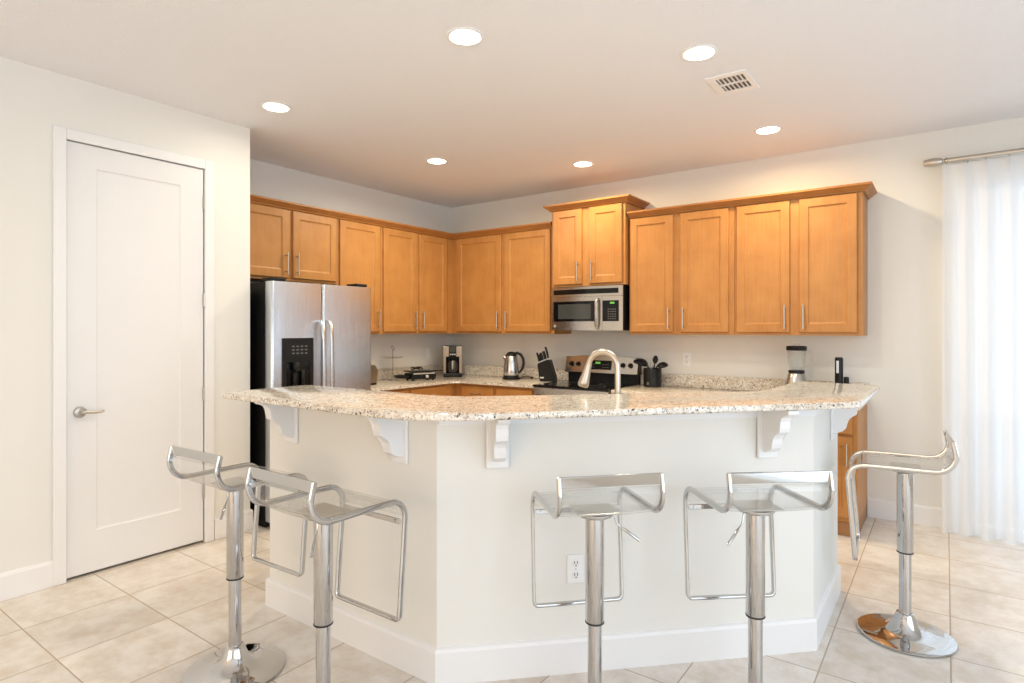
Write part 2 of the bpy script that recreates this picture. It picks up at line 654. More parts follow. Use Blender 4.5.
# door local: x along +y world, -y local = +x world
d1 = bpy.data.objects.new('door_1', None)
C.objects.link(d1)
d1.location = (XP, DY0, 0)
d1.rotation_euler = (0, 0, PI / 2)
d1['kind'] = 'structure'
d1['label'] = 'tall white single-panel pantry door with lever handle'
d1['category'] = 'door'
DWd = DY1 - DY0
obj('door_leaf', panel_door(B(), .003, DWd - .003, .016, DZ - .003, .035, .002, .145, .13, .232, .008, .014), M['door'], d1)
bm = lathe(B(), [(0.032, 0.0), (0.032, -0.005), (0.027, -0.011), (0.012, -0.013), (0.011, -0.045)], .068, 0.002, 28, True, 'y', .932)
hd = obj('door_handle', bm, M['nickel'], d1, 35)
hl = tube(B(), [(.068, -.043, .932), (.085, -.047, .934), (.11, -.046, .929), (.14, -.044, .926), (.165, -.043, .930), (.172, -.043, .934)], [.010, .009, .007, .006, .007, .006], 12)
obj('lever', hl, M['nickel'], hd, 35)
for z in (0.34, .973, 1.59, 2.226):
    bm = lathe(B(), [(.007, -.045), (.007, .045)], DWd - .001, -.006, 12, True, 'z', z)
    obj('hinge', bm, M['nickel'], d1, 35)

# ------------------------------------------------------------------ peninsula half wall, bar top, corbels
q = 0.12
k = q * math.tan(math.radians(22.5))
PW = [(1.865, -3.45), (3.014, -3.45), (4.17, -2.294), (4.17, -1.575), (4.17 - q, -1.575), (4.17 - q, -2.294 + k), (3.014 - k, -3.45 + q), (1.865, -3.45 + q)]
ZS = 1.076
struct('wall_peninsula', prism(B(), PW, 0, ZS - .002), M['wall'], 'angled cream half wall under the granite bar', 'half wall')
struct('baseboard_peninsula', sweep(B(), [(1.865, -3.45 + q), (1.865, -3.45), (3.014, -3.45), (4.17, -2.294), (4.17, -1.575), (4.17 - q, -1.575)], BB), M['white'], 'white baseboard around the bar half wall', 'baseboard')
AP = [(0, 0), (.012, 0), (.012, .052), (0, .052)]
struct('trim_2', sweep(B(), [(3.02, -3.444), (4.17, -2.294), (4.17, -1.58)], AP, ZS - .056), M['white'], 'white trim strip under the bar overhang', 'trim')

bar = [(1.90, -3.69)] + [(1.88, -3.66), (1.88, -3.27), (1.92, -3.235), (2.78, -3.235), (2.93, -3.185), (3.90, -2.215), (3.945, -2.10), (3.945, -1.50), (3.97, -1.475), (4.335, -1.475), (4.36, -1.50), (4.36, -2.35), (4.335, -2.415)]
bar += [(3.32, -3.545), (3.22, -3.64), (3.10, -3.705), (2.96, -3.725), (1.92, -3.725)]
bm = prism(B(), bar, ZS, 1.102, 0.0085, 4)
o = obj('bar_countertop', bm, M['granite'], None, 40)
tag(o, 'raised speckled granite bar top on the angled half wall', 'countertop')

CPROF = [(.0, 1.072), (.190, 1.072), (.190, 1.058), (.182, 1.050), (.160, 1.045), (.143, 1.038), (.133, 1.020), (.131, .992), (.127, .975), (.112, .966), (.094, .957), (.082, .940), (.078, .918), (.073, .900), (.060, .889), (.045, .884), (.030, .876), (0, .872)]


def corbel(name, loc, rot, label):
    t = thing(name, label, 'corbel', loc, rot, 'white corbels under the bar')
    bm = B()
    bm2 = extrude_poly(bm, [(-.024, -p, z) for p, z in CPROF], (.048, 0, 0))
    bmesh.ops.bevel(bm2, geom=[e for e in bm2.edges if abs(e.verts[0].co.x - e.verts[1].co.x) < 1e-5], offset=.003, segments=1, affect='EDGES')
    obj('bracket', bm2, M['white'], t)
    obj('back_plate', box(B(), -.046, .046, -.013, 0, 0.845, 1.070, .005), M['white'], t)
    return t


corbel('corbel', (2.062, -3.4502, 0), 0, 'white scrolled corbel under the left end of the bar')
corbel('corbel', (2.812, -3.4502, 0), 0, 'white scrolled corbel just left of the bar corner')
r2 = math.sqrt(.5)
for s, lb in (((3.182, -3.288), 'white scrolled corbel just right of the bar corner'), ((4.005, -2.459), 'white scrolled corbel above the second stool from the right')):
    corbel('corbel', (s[0] + .0092, s[1], 0), PI / 4, lb)
corbel('corbel', (4.1703, -1.79, 0), PI / 2, 'white scrolled corbel at the right end of the bar, in profile').scale = (1, .86, 1)


def outlet(name, loc, rot, label, kind='outlet'):
    t = thing(name, label, 'outlet' if kind == 'outlet' else 'switch', loc, rot)
    obj('cover_plate', box(B(), -.036, .036, -.006, 0, -.058, .058, .003), M['plate'], t)
    if kind == 'outlet':
        for z in (-.024, .024):
            bm = lathe(B(), [(.0165, -.006), (.0165, -.0085), (.015, -.0095)], 0, 0, 20, True, 'y', z)
            f = obj('receptacle', bm, M['plate'], t)
            b2 = B()
            box(b2, -.0075, -.0045, -.0102, -.0085, z - .002, z + .009)
            box(b2, .0045, .0075, -.0102, -.0085, z - .002, z + .009)
            box(b2, -.0025, .0025, -.0102, -.0085, z - .011, z - .006)
            obj('slot', b2, M['slot'], f)
        obj('screw', lathe(B(), [(.003, -.0055), (.003, -.0072)], 0, 0, 10, True, 'y', 0), M['silver'], t)
    else:
        obj('rocker', box(B(), -.016, .016, -.0095, -.005, -.033, .033, .002), M['plate'], t)
    return t


dn = (3.412, -3.052)
outlet('wall_outlet', (dn[0] + .0006, dn[1] - .0006, .42), PI / 4, 'white duplex outlet low on the bar half wall')
outlet('wall_outlet', (2.788, -.0006, 1.132), 0, 'white duplex outlet on the back wall right of the range')
outlet('wall_outlet', (.955, -.0006, 1.135), 0, 'white duplex outlet on the back wall behind the kettle')
outlet('wall_switch', (.0006, -.37, 1.135), PI / 2, 'white switch plate on the wall left of the coffee maker', 'switch')

# ------------------------------------------------------------------ cabinets
ZC0, ZC1 = 1.3525, 2.378


def handle(x, zc, yf, length=.18, horizontal=False):
    bm = B()
    if not horizontal:
        tube(bm, [(x, yf - .032, zc - length / 2), (x, yf - .032, zc + length / 2)], .0055, 10)
        for dz in (-.064, .064):
            tube(bm, [(x, yf + .002, zc + dz), (x, yf - .032, zc + dz)], .0045, 8)
    else:
        tube(bm, [(x - length / 2, yf - .032, zc), (x + length / 2, yf - .032, zc)], .0055, 10)
        for dx in (-.048, .048):
            tube(bm, [(x + dx, yf + .002, zc), (x + dx, yf - .032, zc)], .0045, 8)
    return bm


def wall_cabinet(label, loc, rot, wd, z0, z1, depth, doors, group='maple wall cabinets'):
    """doors: (x0, x1, handle side) in local x"""
    t = thing('wall_cabinet', label, 'cabinet', loc, rot, group)
    obj('cabinet_body', box(B(), 0, wd, -depth, -.001, z0, z1, .0015, 1), M['wood'], t)
    for x0, x1, side in doors:
        d = obj('door', panel_door(B(), x0, x1, z0 + .022, z1 - .016, -depth - .0005, -depth - .02, .062, .062, .062, .009, .014, .004), M['wood'], t)
        hx = x1 - .032 if side == 'r' else x0 + .032
        obj('handle', handle(hx, z0 + .022 + .115, -depth - .02), M['nickel'], d, 40)
    return t


# left wall run (local x = world y)
R90 = PI / 2
y0 = -2.77
wall_cabinet('maple cabinet with two short doors above the refrigerator', (0, y0, 0), R90, .929, 1.79, ZC1, .32, [(.015, .447, 'r'), (.482, .914, 'l')])
y0 = -1.839
wall_cabinet('maple wall cabinet with one tall door right of the refrigerator', (0, y0, 0), R90, .497, ZC0, ZC1, .32, [(.018, .475, 'r')])
y0 = -1.340
wall_cabinet('maple double-door wall cabinet left of the room corner', (0, y0, 0), R90, .93, ZC0, ZC1, .32, [(.022, .460, 'r'), (.500, .910, 'l')])
# corner filler and the back wall run
t = wall_cabinet('maple double-door wall cabinet right of the room corner', (.0, 0, 0), 0, 1.612, ZC0, ZC1, .32, [(.39, .985, 'r'), (1.03, 1.575, 'l')])
body = [c for c in t.children if c.name.startswith('cabinet_body')][0]
bm = prism(B(), [(.002, -.001), (.002, -.405), (.32, -.405), (.32, -.32), (1.612, -.32), (1.612, -.001)], ZC0, ZC1)
bm.to_mesh(body.data)
bm.free()
wall_cabinet('maple wall cabinet set higher above the microwave', (1.622, 0, 0), 0, .754, 1.79, 2.515, .38, [(.022, .327, 'r'), (.405, .727, 'l')])
wall_cabinet('maple double-door wall cabinet just right of the microwave', (2.386, 0, 0), 0, .898, ZC0, ZC1, .32, [(.014, .400, 'r'), (.462, .856, 'l')])
wall_cabinet('maple double-door wall cabinet at the right end of the run', (3.286, 0, 0), 0, .878, ZC0, ZC1, .32, [(.018, .405, 'r'), (.470, .846, 'l')])

CR = [(0, 0), (.016, 0), (.020, .010), (.036, .020), (.052, .034), (.060, .038), (.060, .052), (0, .052)]
tag(obj('crown_molding', sweep(B(), [(.321, -2.87), (.321, -.321), (1.602, -.321)], CR, ZC1 - .010), M['woodh']), 'brown crown molding along the cabinets around the room corner', 'crown molding')
tag(obj('crown_molding', sweep(B(), [(1.621, -.002), (1.621, -.381), (2.377, -.381), (2.377, -.002)], CR, 2.515 - .008), M['woodh']), 'brown crown molding on the raised cabinet over the microwave', 'crown molding')
tag(obj('crown_molding', sweep(B(), [(2.392, -.321), (4.165, -.321), (4.165, -.002)], CR, ZC1 - .010), M['woodh']), 'brown crown molding along the right-hand wall cabinets', 'crown molding')

ZCT = 0.890       # lower counter top


def base_cabinet(label, loc, rot, wd, fronts, depth=.60, z1=ZCT - .032, group='maple base cabinets'):
    """fronts: (x0, x1, has_door)"""
    t = thing('base_cabinet', label, 'cabinet', loc, rot, group)
    obj('cabinet_body', box(B(), 0, wd, -depth, -.001, .10, z1, .0015, 1), M['wood'], t)
    obj('toe_kick', box(B(), .002, wd - .002, -depth + .012, -.001, 0.001, .099), M['woodin'], t)
    for x0, x1 in fronts:
        dr = obj('drawer', box(B(), x0, x1, -depth - .02, -depth - .0005, z1 - .165, z1 - .025, .005), M['wood'], t)
        obj('handle', handle((x0 + x1) / 2, z1 - .095, -depth - .02, .13, True), M['nickel'], dr, 40)
        d = obj('door', panel_door(B(), x0, x1, .13, z1 - .185, -depth - .0005, -depth - .02, .058, .058, .058, .009, .012, .004), M['wood'], t)
        obj('handle', handle(x1 - .032, z1 - .30, -depth - .02, .15), M['nickel'], d, 40)
    return t


base_cabinet('maple base cabinet below the toaster, beside the refrigerator', (0, -1.815, 0), R90, .565, [(.235, .545)])
base_cabinet('maple base cabinet below the tiered stand, left of the corner', (0, -1.248, 0), R90, 1.246, [(.01, .485)])
base_cabinet('maple base cabinet below the kettle, right of the corner', (.602, -.0, 0), 0, .515, [(.095, .50)])
base_cabinet('maple base cabinet below the knife block, beside the range', (1.119, -.0, 0), 0, .473, [(.02, .44)])
base_cabinet('maple base cabinet just right of the range', (2.373, -.0, 0), 0, .92, [(.02, .44), (.47, .90)])
base_cabinet('maple base cabinet at the right end of the back wall', (3.295, -.0, 0), 0, .868, [(.02, .42), (.45, .838)])


def countertop(name, poly, label, z1=ZCT, th=.031):
    o = obj(name, prism(B(), poly, z1 - th, z1, .006, 3), M['granite'], None, 40)
    return tag(o, label, 'countertop')


countertop('countertop', [(.001, -.001), (.001, -1.82), (.64, -1.82), (.64, -.70), (.70, -.64), (1.597, -.64), (1.597, -.001)], 'granite counter in the room corner left of the range')
countertop('countertop', [(2.367, -.001), (2.367, -.64), (4.178, -.64), (4.178, -.001)], 'granite counter right of the range')
for path, lb in (([(.0, -1.82), (.0, 0), (1.597, 0)], 'low granite backsplash around the left corner'), ([(2.367, 0), (4.178, 0)], 'low granite backsplash right of the range')):
    o = obj('backsplash', sweep(B(), path, [(.001, 0), (.020, 0), (.020, .104), (.017, .107), (.001, .107)], ZCT + .0005), M['granite'])
    tag(o, lb, 'backsplash')

# sink side of the peninsula
sp = [(1.88, -3.329), (2.962, -3.329), (4.049, -2.242), (4.049, -1.59), (3.45, -1.59), (3.45, -1.99), (2.71, -2.73), (1.88, -2.73)]
countertop('countertop', sp, 'granite sink counter behind the raised bar')
ins = [(1.89, -3.329), (2.962, -3.329), (4.049, -2.242), (4.049, -1.60), (3.48, -1.60), (3.48, -2.0), (2.722, -2.76), (1.89, -2.76)]
tag(obj('sink_cabinet', prism(B(), ins, .001, ZCT - .032), M['wood']), 'maple sink cabinet behind the bar half wall', 'cabinet')

# ------------------------------------------------------------------ bar stools
HW = 0.173


def stool_profile():
    p = [(-.163, .926), (-.170, .895), (-.174, .872)]
    p += [(x, z) for x, z in arc(-.100, .866, .074, PI, 1.5 * PI, 8)]
    p += [(-.03, .7915), (.05, .7915), (.12, .791)]
    p += [(x, z) for x, z in arc(.155, .724, .066, PI / 2, .03, 8)]
    p += [(.213, .62), (.203, .50), (.196, .40)]
    return p


SP = stool_profile()
RB = [(math.copysign(abs(math.cos(a)) ** .55, math.cos(a)), math.copysign(abs(math.sin(a)) ** .55, math.sin(a))) for a in [2 * PI * i / 16 for i in range(16)]]


def make_stool(label, loc, rot):
    t = thing('bar_stool', label, 'stool', loc, rot, 'clear and chrome bar stools')
    # pedestal base
    prof = [(.186, .002), (.1925, .004), (.1925, .010), (.186, .0125), (.150, .017), (.115, .0215), (.088, .028), (.070, .038), (.057, .053), (.046, .074), (.039, .094), (.036, .102), (.033, .106), (.026, .107)]
    obj('base', lathe(B(), prof, 0, 0, 64), M['chrome'], t, 50)
    obj('lower_column', lathe(B(), [(.0245, .104), (.0245, .385)], 0, 0, 32), M['chrome'], t, 50)
    uc = obj('upper_column', lathe(B(), [(.031, .382), (.0325, .385), (.0325, .744), (.030, .746)], 0, 0, 36), M['chrome'], t, 50)
    obj('ring', lathe(B(), [(.0328, .3785), (.0334, .380), (.0334, .3835), (.0328, .385)], 0, 0, 32), M['rubber'], uc, 50)
    # mounting plate
    bm = box(B(), -.075, .075, -.060, .060, .766, .773, .003)
    obj('mounting_plate', bm, M['nickel'], t)
    obj('flange', lathe(B(), [(.034, .746), (.062, .752), (.066, .757), (.066, .765)], 0, 0, 36), M['chrome'], t, 50)
    # side rails and footrest as one bent flat bar frame
    fl = [(a * .0105, b * .0065) for a, b in RB]
    fl2 = [(a, b * .62) for a, b in RB]
    for s in (-1, 1):
        pts = [(s * HW, y, z) for y, z in SP]
        pts += [(s * HW, .1935, .375), (s * (HW - .003), .1925, .367), (s * (HW - .012), .192, .361)]
        obj('side_rail', tube(B(), pts[:-2], .0105, sect=[(b, a) for a, b in fl2], up=(1, 0, 0)), M['chrome'], t, 45)
    fp = [(-HW, .1945, .385)] + [(-HW + .018 - .018 * math.cos(a), .193, .361 + .018 - .018 * math.sin(a)) for a in [PI / 2 * i / 6 for i in range(1, 7)]]
    fp += [(-p[0], p[1], p[2]) for p in reversed(fp)]
    obj('footrest', tube(B(), fp, .0085, sect=[(a * 1.15, b * .78) for a, b in RB], up=(0, 1, 0)), M['chrome'], t, 45)
    # back rail: flat chrome bar
    obj('back_rail', box(B(), -HW - .006, HW + .006, -.170, -.160, .893, .930, .003), M['chrome'], t)
    # front cross bar with screws
    bm = box(B(), -HW + .006, HW - .006, .200, .206, .700, .720, .002)
    fb = obj('cross_bar', bm, M['chrome'], t)
    for s in (-1, 1):
        obj('screw', lathe(B(), [(.005, .1995), (.005, .196)], s * (HW - .03), 0, 12, True, 'y', .710), M['steel'], fb, 40)
    # clear seat sheet
    top, bot = [], []
    prof = [(-.163, .888)] + [q for q in SP if q[1] < .885 and q[1] > .69]
    bm = B()
    rows = []
    for i, (y, z) in enumerate(prof):
        a = Vector(prof[max(i - 1, 0)])
        b = Vector(prof[min(i + 1, len(prof) - 1)])
        tt = (b - a).normalized()
        n = Vector((-tt.y, tt.x))
        row = []
        for j in range(9):
            x = (-HW + .0075) + (2 * HW - .015) * j / 8
            sag = -.006 * math.cos(x / HW * PI / 2) if z < .80 and abs(y) < .13 else 0
            row.append((bm.verts.new((x, y + n.x * .004, z + n.y * .004 + sag)), bm.verts.new((x, y - n.x * .004, z - n.y * .004 + sag))))
        rows.append(row)
    nn = len(rows)
    for i in range(nn - 1):
        for j in range(8):
            for kk in (0, 1):
                f = bm.faces.new((rows[i][j][kk], rows[i][j + 1][kk], rows[i + 1][j + 1][kk], rows[i + 1][j][kk]))
                f.smooth = True
        for j in (0, 8):
            bm.faces.new((rows[i][j][0], rows[i + 1][j][0], rows[i + 1][j][1], rows[i][j][1]))
    for i in (0, nn - 1):
        for j in range(8):
            bm.faces.new((rows[i][j][0], rows[i][j + 1][0], rows[i][j + 1][1], rows[i][j][1]))
    obj('seat', bm, M['acrylic'], t)
    return t


def lever_low(x, y):
    # lever whose tip ends at local (x, y)
    d = Vector((x, y)).normalized()
    L = Vector((x, y)).length
    f = lambda r, z: (d.x * r, d.y * r, z)
    return tube(B(), [f(.055, .760), f(.066, .757), f(.070, .745), f(.073, .730), f(.080, .718), f(.100, .704), f(.102, .7025), f(L, .662)], [.0032, .0032, .0032, .0032, .0032, .0032, .0055, .0055], 10)


proto = make_stool('leftmost bar stool, nearest the pantry door', (2.280, -3.866, 0), math.radians(1.9))
spots = [((2.894, -3.892, 0), .2, 'second bar stool from the left, beside the bar corner'),
         ((3.649, -3.330, 0), 46.5, 'middle bar stool, in front of the low wall outlet'),
         ((4.090, -2.954, 0), 40.6, 'fourth bar stool from the left, on the angled side'),
         ((4.488, -1.919, 0), 94.3, 'rightmost bar stool, seen from the side near the curtain')]
stools = [proto] + [dup(proto, l, math.radians(a), lb) for l, a, lb in spots]
for st, (lx, ly) in zip(stools, ((.085, -.110), (.085, -.110), (.153, -.029), (-.135, -.075), (.13, .02))):
    obj('lever', lever_low(lx, ly), M['chrome'], st, 45)

# ------------------------------------------------------------------ refrigerator
f = thing('refrigerator', 'stainless side-by-side refrigerator with black sides and ice dispenser', 'refrigerator', (0, -2.806, 0), R90)
FW, FH = .891, 1.735
obj('cabinet_body', box(B(), 0.002, FW - .002, -.775, -.04, .03, FH - .005, .006), M['blackm'], f)
obj('base_grille', box(B(), .01, FW - .01, -.76, -.10, .002, .029), M['blackm'], f)
sx = .418


def fridge_door(x0, x1):
    bm = B()
    n = 10
    poly = [(x0, -.782), (x1, -.782)]
    r = .018
    poly += [(x1, -.840)] + [(x1 - r + r * math.cos(a), -.842 - r * .9 * math.sin(a)) for a in [PI / 2 * i / 5 for i in range(1, 6)]]
    poly += [(x0 + r - r * math.sin(a), -.842 - r * .9 * math.cos(a)) for a in [PI / 2 * i / 5 for i in range(0, 6)]]
    return prism(bm, poly, .05, FH, .004, 2)


for x0, x1, nm in ((.0, sx - .003, 'freezer_door'), (sx + .003, FW, 'fresh_food_door')):
    d = obj(nm, fridge_door(x0, x1), M['fridge'], f, 35)
    hx = sx - .034 if x0 == 0 else sx + .036
    pts = [(hx, -.856, 1.46), (hx, -.885, 1.455), (hx, -.905, 1.435)]
    pts += [(hx, -.915 - .012 * math.sin(PI * i / 10), 1.42 - .80 * i / 10) for i in range(11)]
    pts += [(hx, -.905, .605), (hx, -.885, .585), (hx, -.856, .58)]
    obj('handle', tube(B(), pts, .013, sect=[(a * 1.1, b * .85) for a, b in RB], up=(1, 0, 0)), M['steel'], d, 45)
    if x0 == 0:
        dp = B()
        a0, a1, z0, z1 = .078, .333, .90, 1.335
        box(dp, a0, a1, -.868, -.858, z1 - .175, z1, .003)
        box(dp, a0, a0 + .03, -.868, -.858, z0, z1 - .175, .003)
        box(dp, a1 - .03, a1, -.868, -.858, z0, z1 - .175, .003)
        box(dp, a0 + .03, a1 - .03, -.868, -.858, z0, z0 + .05, .003)
        ds = obj('dispenser', dp, M['black'], d)
        obj('cavity', box(B(), a0 + .03, a1 - .03, -.862, -.8585, z0 + .05, z1 - .175), M['blackg'], ds)
        pd = B()
        lathe(pd, [(.02, 0), (.026, .03), (.026, .06)], (a0 + a1) / 2 - .03, -.885, 16, True, 'z', 1.10)
        tube(pd, [(.17, -.875, 1.10), (.165, -.88, .99)], .014, 10)
        tube(pd, [(.235, -.875, 1.10), (.235, -.88, .99)], .014, 10)
        obj('paddle', pd, M['black'], ds)
        kb = B()
        for ix in range(4):
            for iz in range(3):
                box(kb, a0 + .075 + ix * .035, a0 + .095 + ix * .035, -.869, -.867, 1.22 + iz * .025, 1.23 + iz * .025)
        obj('buttons', kb, M['keys'], ds)
obj('hinge_cover', box(B(), .02, .13, -.83, -.70, FH + .001, FH + .028, .008), M['blackm'], f)
obj('hinge_cover', box(B(), FW - .13, FW - .02, -.83, -.70, FH + .001, FH + .028, .008), M['blackm'], f)

# ------------------------------------------------------------------ microwave
mw = thing('microwave', 'stainless over-the-range microwave with green clock display', 'microwave', (1.632, 0, 1.387))
MWW, MWH = .728, .397
obj('case', box(B(), 0, MWW, -.385, -.002, 0, MWH, .003), M['black'], mw)


def bowed(x0, x1, z0, z1, yb, off, n=14):
    """front panel bowed outwards over the whole microwave width"""
    bm = B()
    fy = lambda x: -.398 - .022 * math.sin(PI * min(max(x / MWW, 0), 1)) - off
    xs = [x0 + (x1 - x0) * i / n for i in range(n + 1)]
    poly = [(x, fy(x)) for x in xs] + [(x1, yb), (x0, yb)]
    return prism(bm, poly, z0, z1, .0015, 1)


obj('top_strip', bowed(.0, MWW, .308, MWH, -.3855, 0), M['steelv'], mw, 30)
obj('vent_grille', bowed(.022, .688, .330, .375, -.392, .0015), M['blackg'], mw, 30)
dr = obj('door', bowed(.0, .535, .0, .306, -.3855, 0), M['steelv'], mw, 30)
obj('door_glass', bowed(.020, .480, .082, .266, -.392, .0018), M['blackg'], dr, 30)
obj('window', bowed(.075, .425, .105, .240, -.392, .0030), M['greyw'], dr, 30)
obj('handle', tube(B(), [(.498, -.408, .285), (.497, -.440, .278), (.496, -.454, .25), (.495, -.458, .15), (.495, -.454, .05), (.494, -.440, .022), (.494, -.408, .015)], .0125, sect=[(a, b * .7) for a, b in RB], up=(1, 0, 0)), M['steelv'], dr, 45)
obj('badge', lathe(B(), [(.013, -.4025), (.013, -.4055), (.011, -.4065)], .035, 0, 20, True, 'y', .040), M['silver'], dr)
cp = obj('control_panel', bowed(.537, MWW, .0, .306, -.3855, 0), M['steelv'], mw, 30)
obj('keypad', bowed(.540, .692, .082, .266, -.392, .0018), M['blackg'], cp, 30)
obj('display', bowed(.610, .652, .236, .252, -.392, .0026, 4), M['green'], cp)
kb = B()
for ix in range(4):
    for iz in range(5):
        x = .590 + ix * .021
        y = -.398 - .022 * math.sin(PI * x / MWW) - .0025
        box(kb, x, x + .012, y, y + .004, .10 + iz * .021, .108 + iz * .021)
obj('keys', kb, M['keys'], cp)

# ------------------------------------------------------------------ range
rg = thing('range', 'freestanding electric range with black cooktop and stainless control panel', 'range', (1.602, 0, 0))
RW = .760
obj('body', box(B(), .003, RW - .003, -.635, -.012, .05, .874, .003), M['blackm'], rg)
obj('cooktop', box(B(), 0, RW, -.680, -.075, .876, .897, .006), M['blackg'], rg)
od = obj('oven_door', box(B(), .006, RW - .006, -.668, -.636, .22, .80, .006), M['steelv'], rg)
obj('window', box(B(), .10, RW - .10, -.670, -.665, .33, .66, .004), M['blackg'], od)
obj('handle', tube(B(), [(.08, -.668, .745), (.08, -.710, .745), (.10, -.715, .745), (RW - .10, -.715, .745), (RW - .08, -.710, .745), (RW - .08, -.668, .745)], .011, 10), M['steelv'], od, 45)
obj('storage_drawer', box(B(), .006, RW - .006, -.664, -.636, .055, .21, .005), M['steelv'], rg)
obj('front_rail', box(B(), .004, RW - .004, -.672, -.636, .81, .874, .004), M['steelv'], rg)
bm = B()
n = 16
poly = [(-.010, 0, .955)]
# backguard: black riser and arched stainless console
bgp = obj('backguard', box(B(), .010, RW - .010, -.062, -.012, .875, 1.00, .004), M['black'], rg)
top = [(x, 1.125 + .028 * math.sin(PI * x / RW)) for x in [RW * i / n for i in range(n + 1)]]
poly = [(x, -.092 - .010 * math.sin(PI * x / RW), z) for x, z in top]
bm = B()
fr_t = [bm.verts.new((x, -.075, z)) for x, z in top]
fr_b = [bm.verts.new((x, -.105 - .012 * math.sin(PI * x / RW), .985)) for x, z in top]
bk_t = [bm.verts.new((x, -.014, z)) for x, z in top]
bk_b = [bm.verts.new((x, -.014, .985)) for x, z in top]
for i in range(n):
    bm.faces.new((fr_t[i], fr_t[i + 1], fr_b[i + 1], fr_b[i]))
    bm.faces.new((bk_t[i], bk_t[i + 1], fr_t[i + 1], fr_t[i]))
    bm.faces.new((bk_b[i], bk_b[i + 1], bk_t[i + 1], bk_t[i]))
    bm.faces.new((fr_b[i], fr_b[i + 1], bk_b[i + 1], bk_b[i]))
bm.faces.new((fr_t[0], fr_b[0], bk_b[0], bk_t[0]))
bm.faces.new((fr_t[n], fr_b[n], bk_b[n], bk_t[n]))
con = obj('control_console', bm, M['steelv'], rg, 25)
for x0 in (-.004, RW - .024):
    obj('end_cap', extrude_poly(B(), [(x0, -.012, .98), (x0, -.098, .98), (x0, -.070, 1.130), (x0, -.012, 1.130)], (.028, 0, 0)), M['black'], rg)


def con_y(z):
    return -.105 + .030 * (z - .985) / .14 - .010


for x in (.070, .145, .615, .690):
    bm = lathe(B(), [(.024, 0), (.024, -.008), (.020, -.012), (.017, -.030), (.015, -.032)], x, con_y(1.06) + .012, 20, True, 'y', 1.062)
    kn = obj('knob', bm, M['black'], rg, 40)
    obj('pointer', box(B(), x - .0035, x + .0035, con_y(1.06) - .025, con_y(1.06) - .008, 1.045, 1.080, .001), M['black'], kn)
bm = extrude_poly(B(), [(.262, con_y(1.018) - .006, 1.018), (.498, con_y(1.018) - .006, 1.018), (.498, con_y(1.102) - .006, 1.102), (.262, con_y(1.102) - .006, 1.102)], (0, .012, 0))
dsp = obj('control_panel', bm, M['blackg'], rg)
obj('display', box(B(), .335, .385, con_y(1.08) - .010, con_y(1.08) - .004, 1.070, 1.088), M['green'], dsp)
kb = B()
for x in (.285, .31, .41, .435, .46):
    for z in (1.035, 1.06):
        box(kb, x, x + .014, con_y(z) - .009, con_y(z) - .004, z, z + .008)
obj('keys', kb, M['keys'], dsp)
for bx, by, br in ((.19, -.52, .10), (.56, -.52, .085), (.19, -.24, .075), (.56, -.24, .10)):
    bm = B()
    lathe(bm, [(br, .8972), (br, .8976), (br - .004, .8976), (br - .004, .8972)], bx, by, 36, False)
    obj('burner_ring', bm, M['keys'], rg)

# ------------------------------------------------------------------ faucet
fc = thing('faucet', 'brushed nickel gooseneck pull-down faucet behind the bar top', 'faucet', (3.405, -2.648, ZCT))
DV = Vector((-.80, -.10)).normalized()
fv = lambda r, z: (DV.x * r, DV.y * r, z)
obj('escutcheon', lathe(B(), [(.030, .001), (.030, .008), (.022, .014), (.019, .05), (.017, .055)], 0, 0, 28), M['nickel'], fc, 40)
pts = [fv(0, .05), fv(0, .15), fv(0, .25), fv(0, .322)]
Rr = .072
pts += [fv(Rr - Rr * math.cos(a), .330 + Rr * math.sin(a)) for a in [PI * .945 * i / 14 for i in range(1, 15)]]
obj('spout', tube(B(), pts, .0135, 16), M['nickel'], fc, 50)
e0 = Vector(pts[-1])
e1 = (e0 - Vector(pts[-2])).normalized()
sh = [(0, .0150), (.01, .0160), (.03, .0170), (.06, .0215), (.09, .0265), (.105, .0275), (.112, .024)]
obj('spray_head', tube(B(), [e0 + e1 * d for d, r in sh], [r for d, r in sh], 20), M['nickel'], fc, 50)
obj('lever', tube(B(), [fv(.0, .10), fv(.03, .105), (DV.y * .0 - .02, .03, .13), (-.035, .045, .19)], [.009, .008, .006, .006], 10), M['nickel'], fc, 50)

# ------------------------------------------------------------------ countertop items
ZK = ZCT + .0005
# kettle
k = thing('kettle', 'stainless cordless electric kettle with black lid and handle', 'kettle', (1.055, -.255, ZK), math.radians(25))
obj('power_base', lathe(B(), [(.088, 0), (.090, .004), (.090, .018), (.080, .026), (.078, .040), (.074, .042)], 0, 0, 36), M['black'], k, 40)
kb = obj('body', lathe(B(), [(.079, .043), (.081, .050), (.079, .10), (.072, .16), (.062, .215), (.055, .238)], 0, 0, 40), M['steel'], k, 40)
sp_ = B()
extrude_poly(sp_, [(-.052, -.022, .19), (-.088, 0, .232), (-.052, .022, .19), (-.048, .02, .236), (-.048, -.02, .236)][:3] + [(-.050, 0, .236)], (0, 0, .004))
obj('spout', tube(B(), [(-.045, 0, .195), (-.068, 0, .220), (-.082, 0, .236)], [.030, .018, .008], 12), M['steel'], kb, 50)
obj('lid', lathe(B(), [(.056, .238), (.055, .250), (.040, .268), (.020, .278), (.004, .281)], 0, 0, 32), M['black'], k, 40)
obj('handle', tube(B(), [(.035, 0, .262), (.062, 0, .266), (.098, 0, .250), (.122, 0, .212), (.128, 0, .165), (.118, 0, .115), (.095, 0, .078), (.070, 0, .062)], [.012, .014, .014, .013, .013, .013, .012, .012], sect=[(a, b) for a, b in RB], up=(0, 1, 0)), M['black'], k, 45)
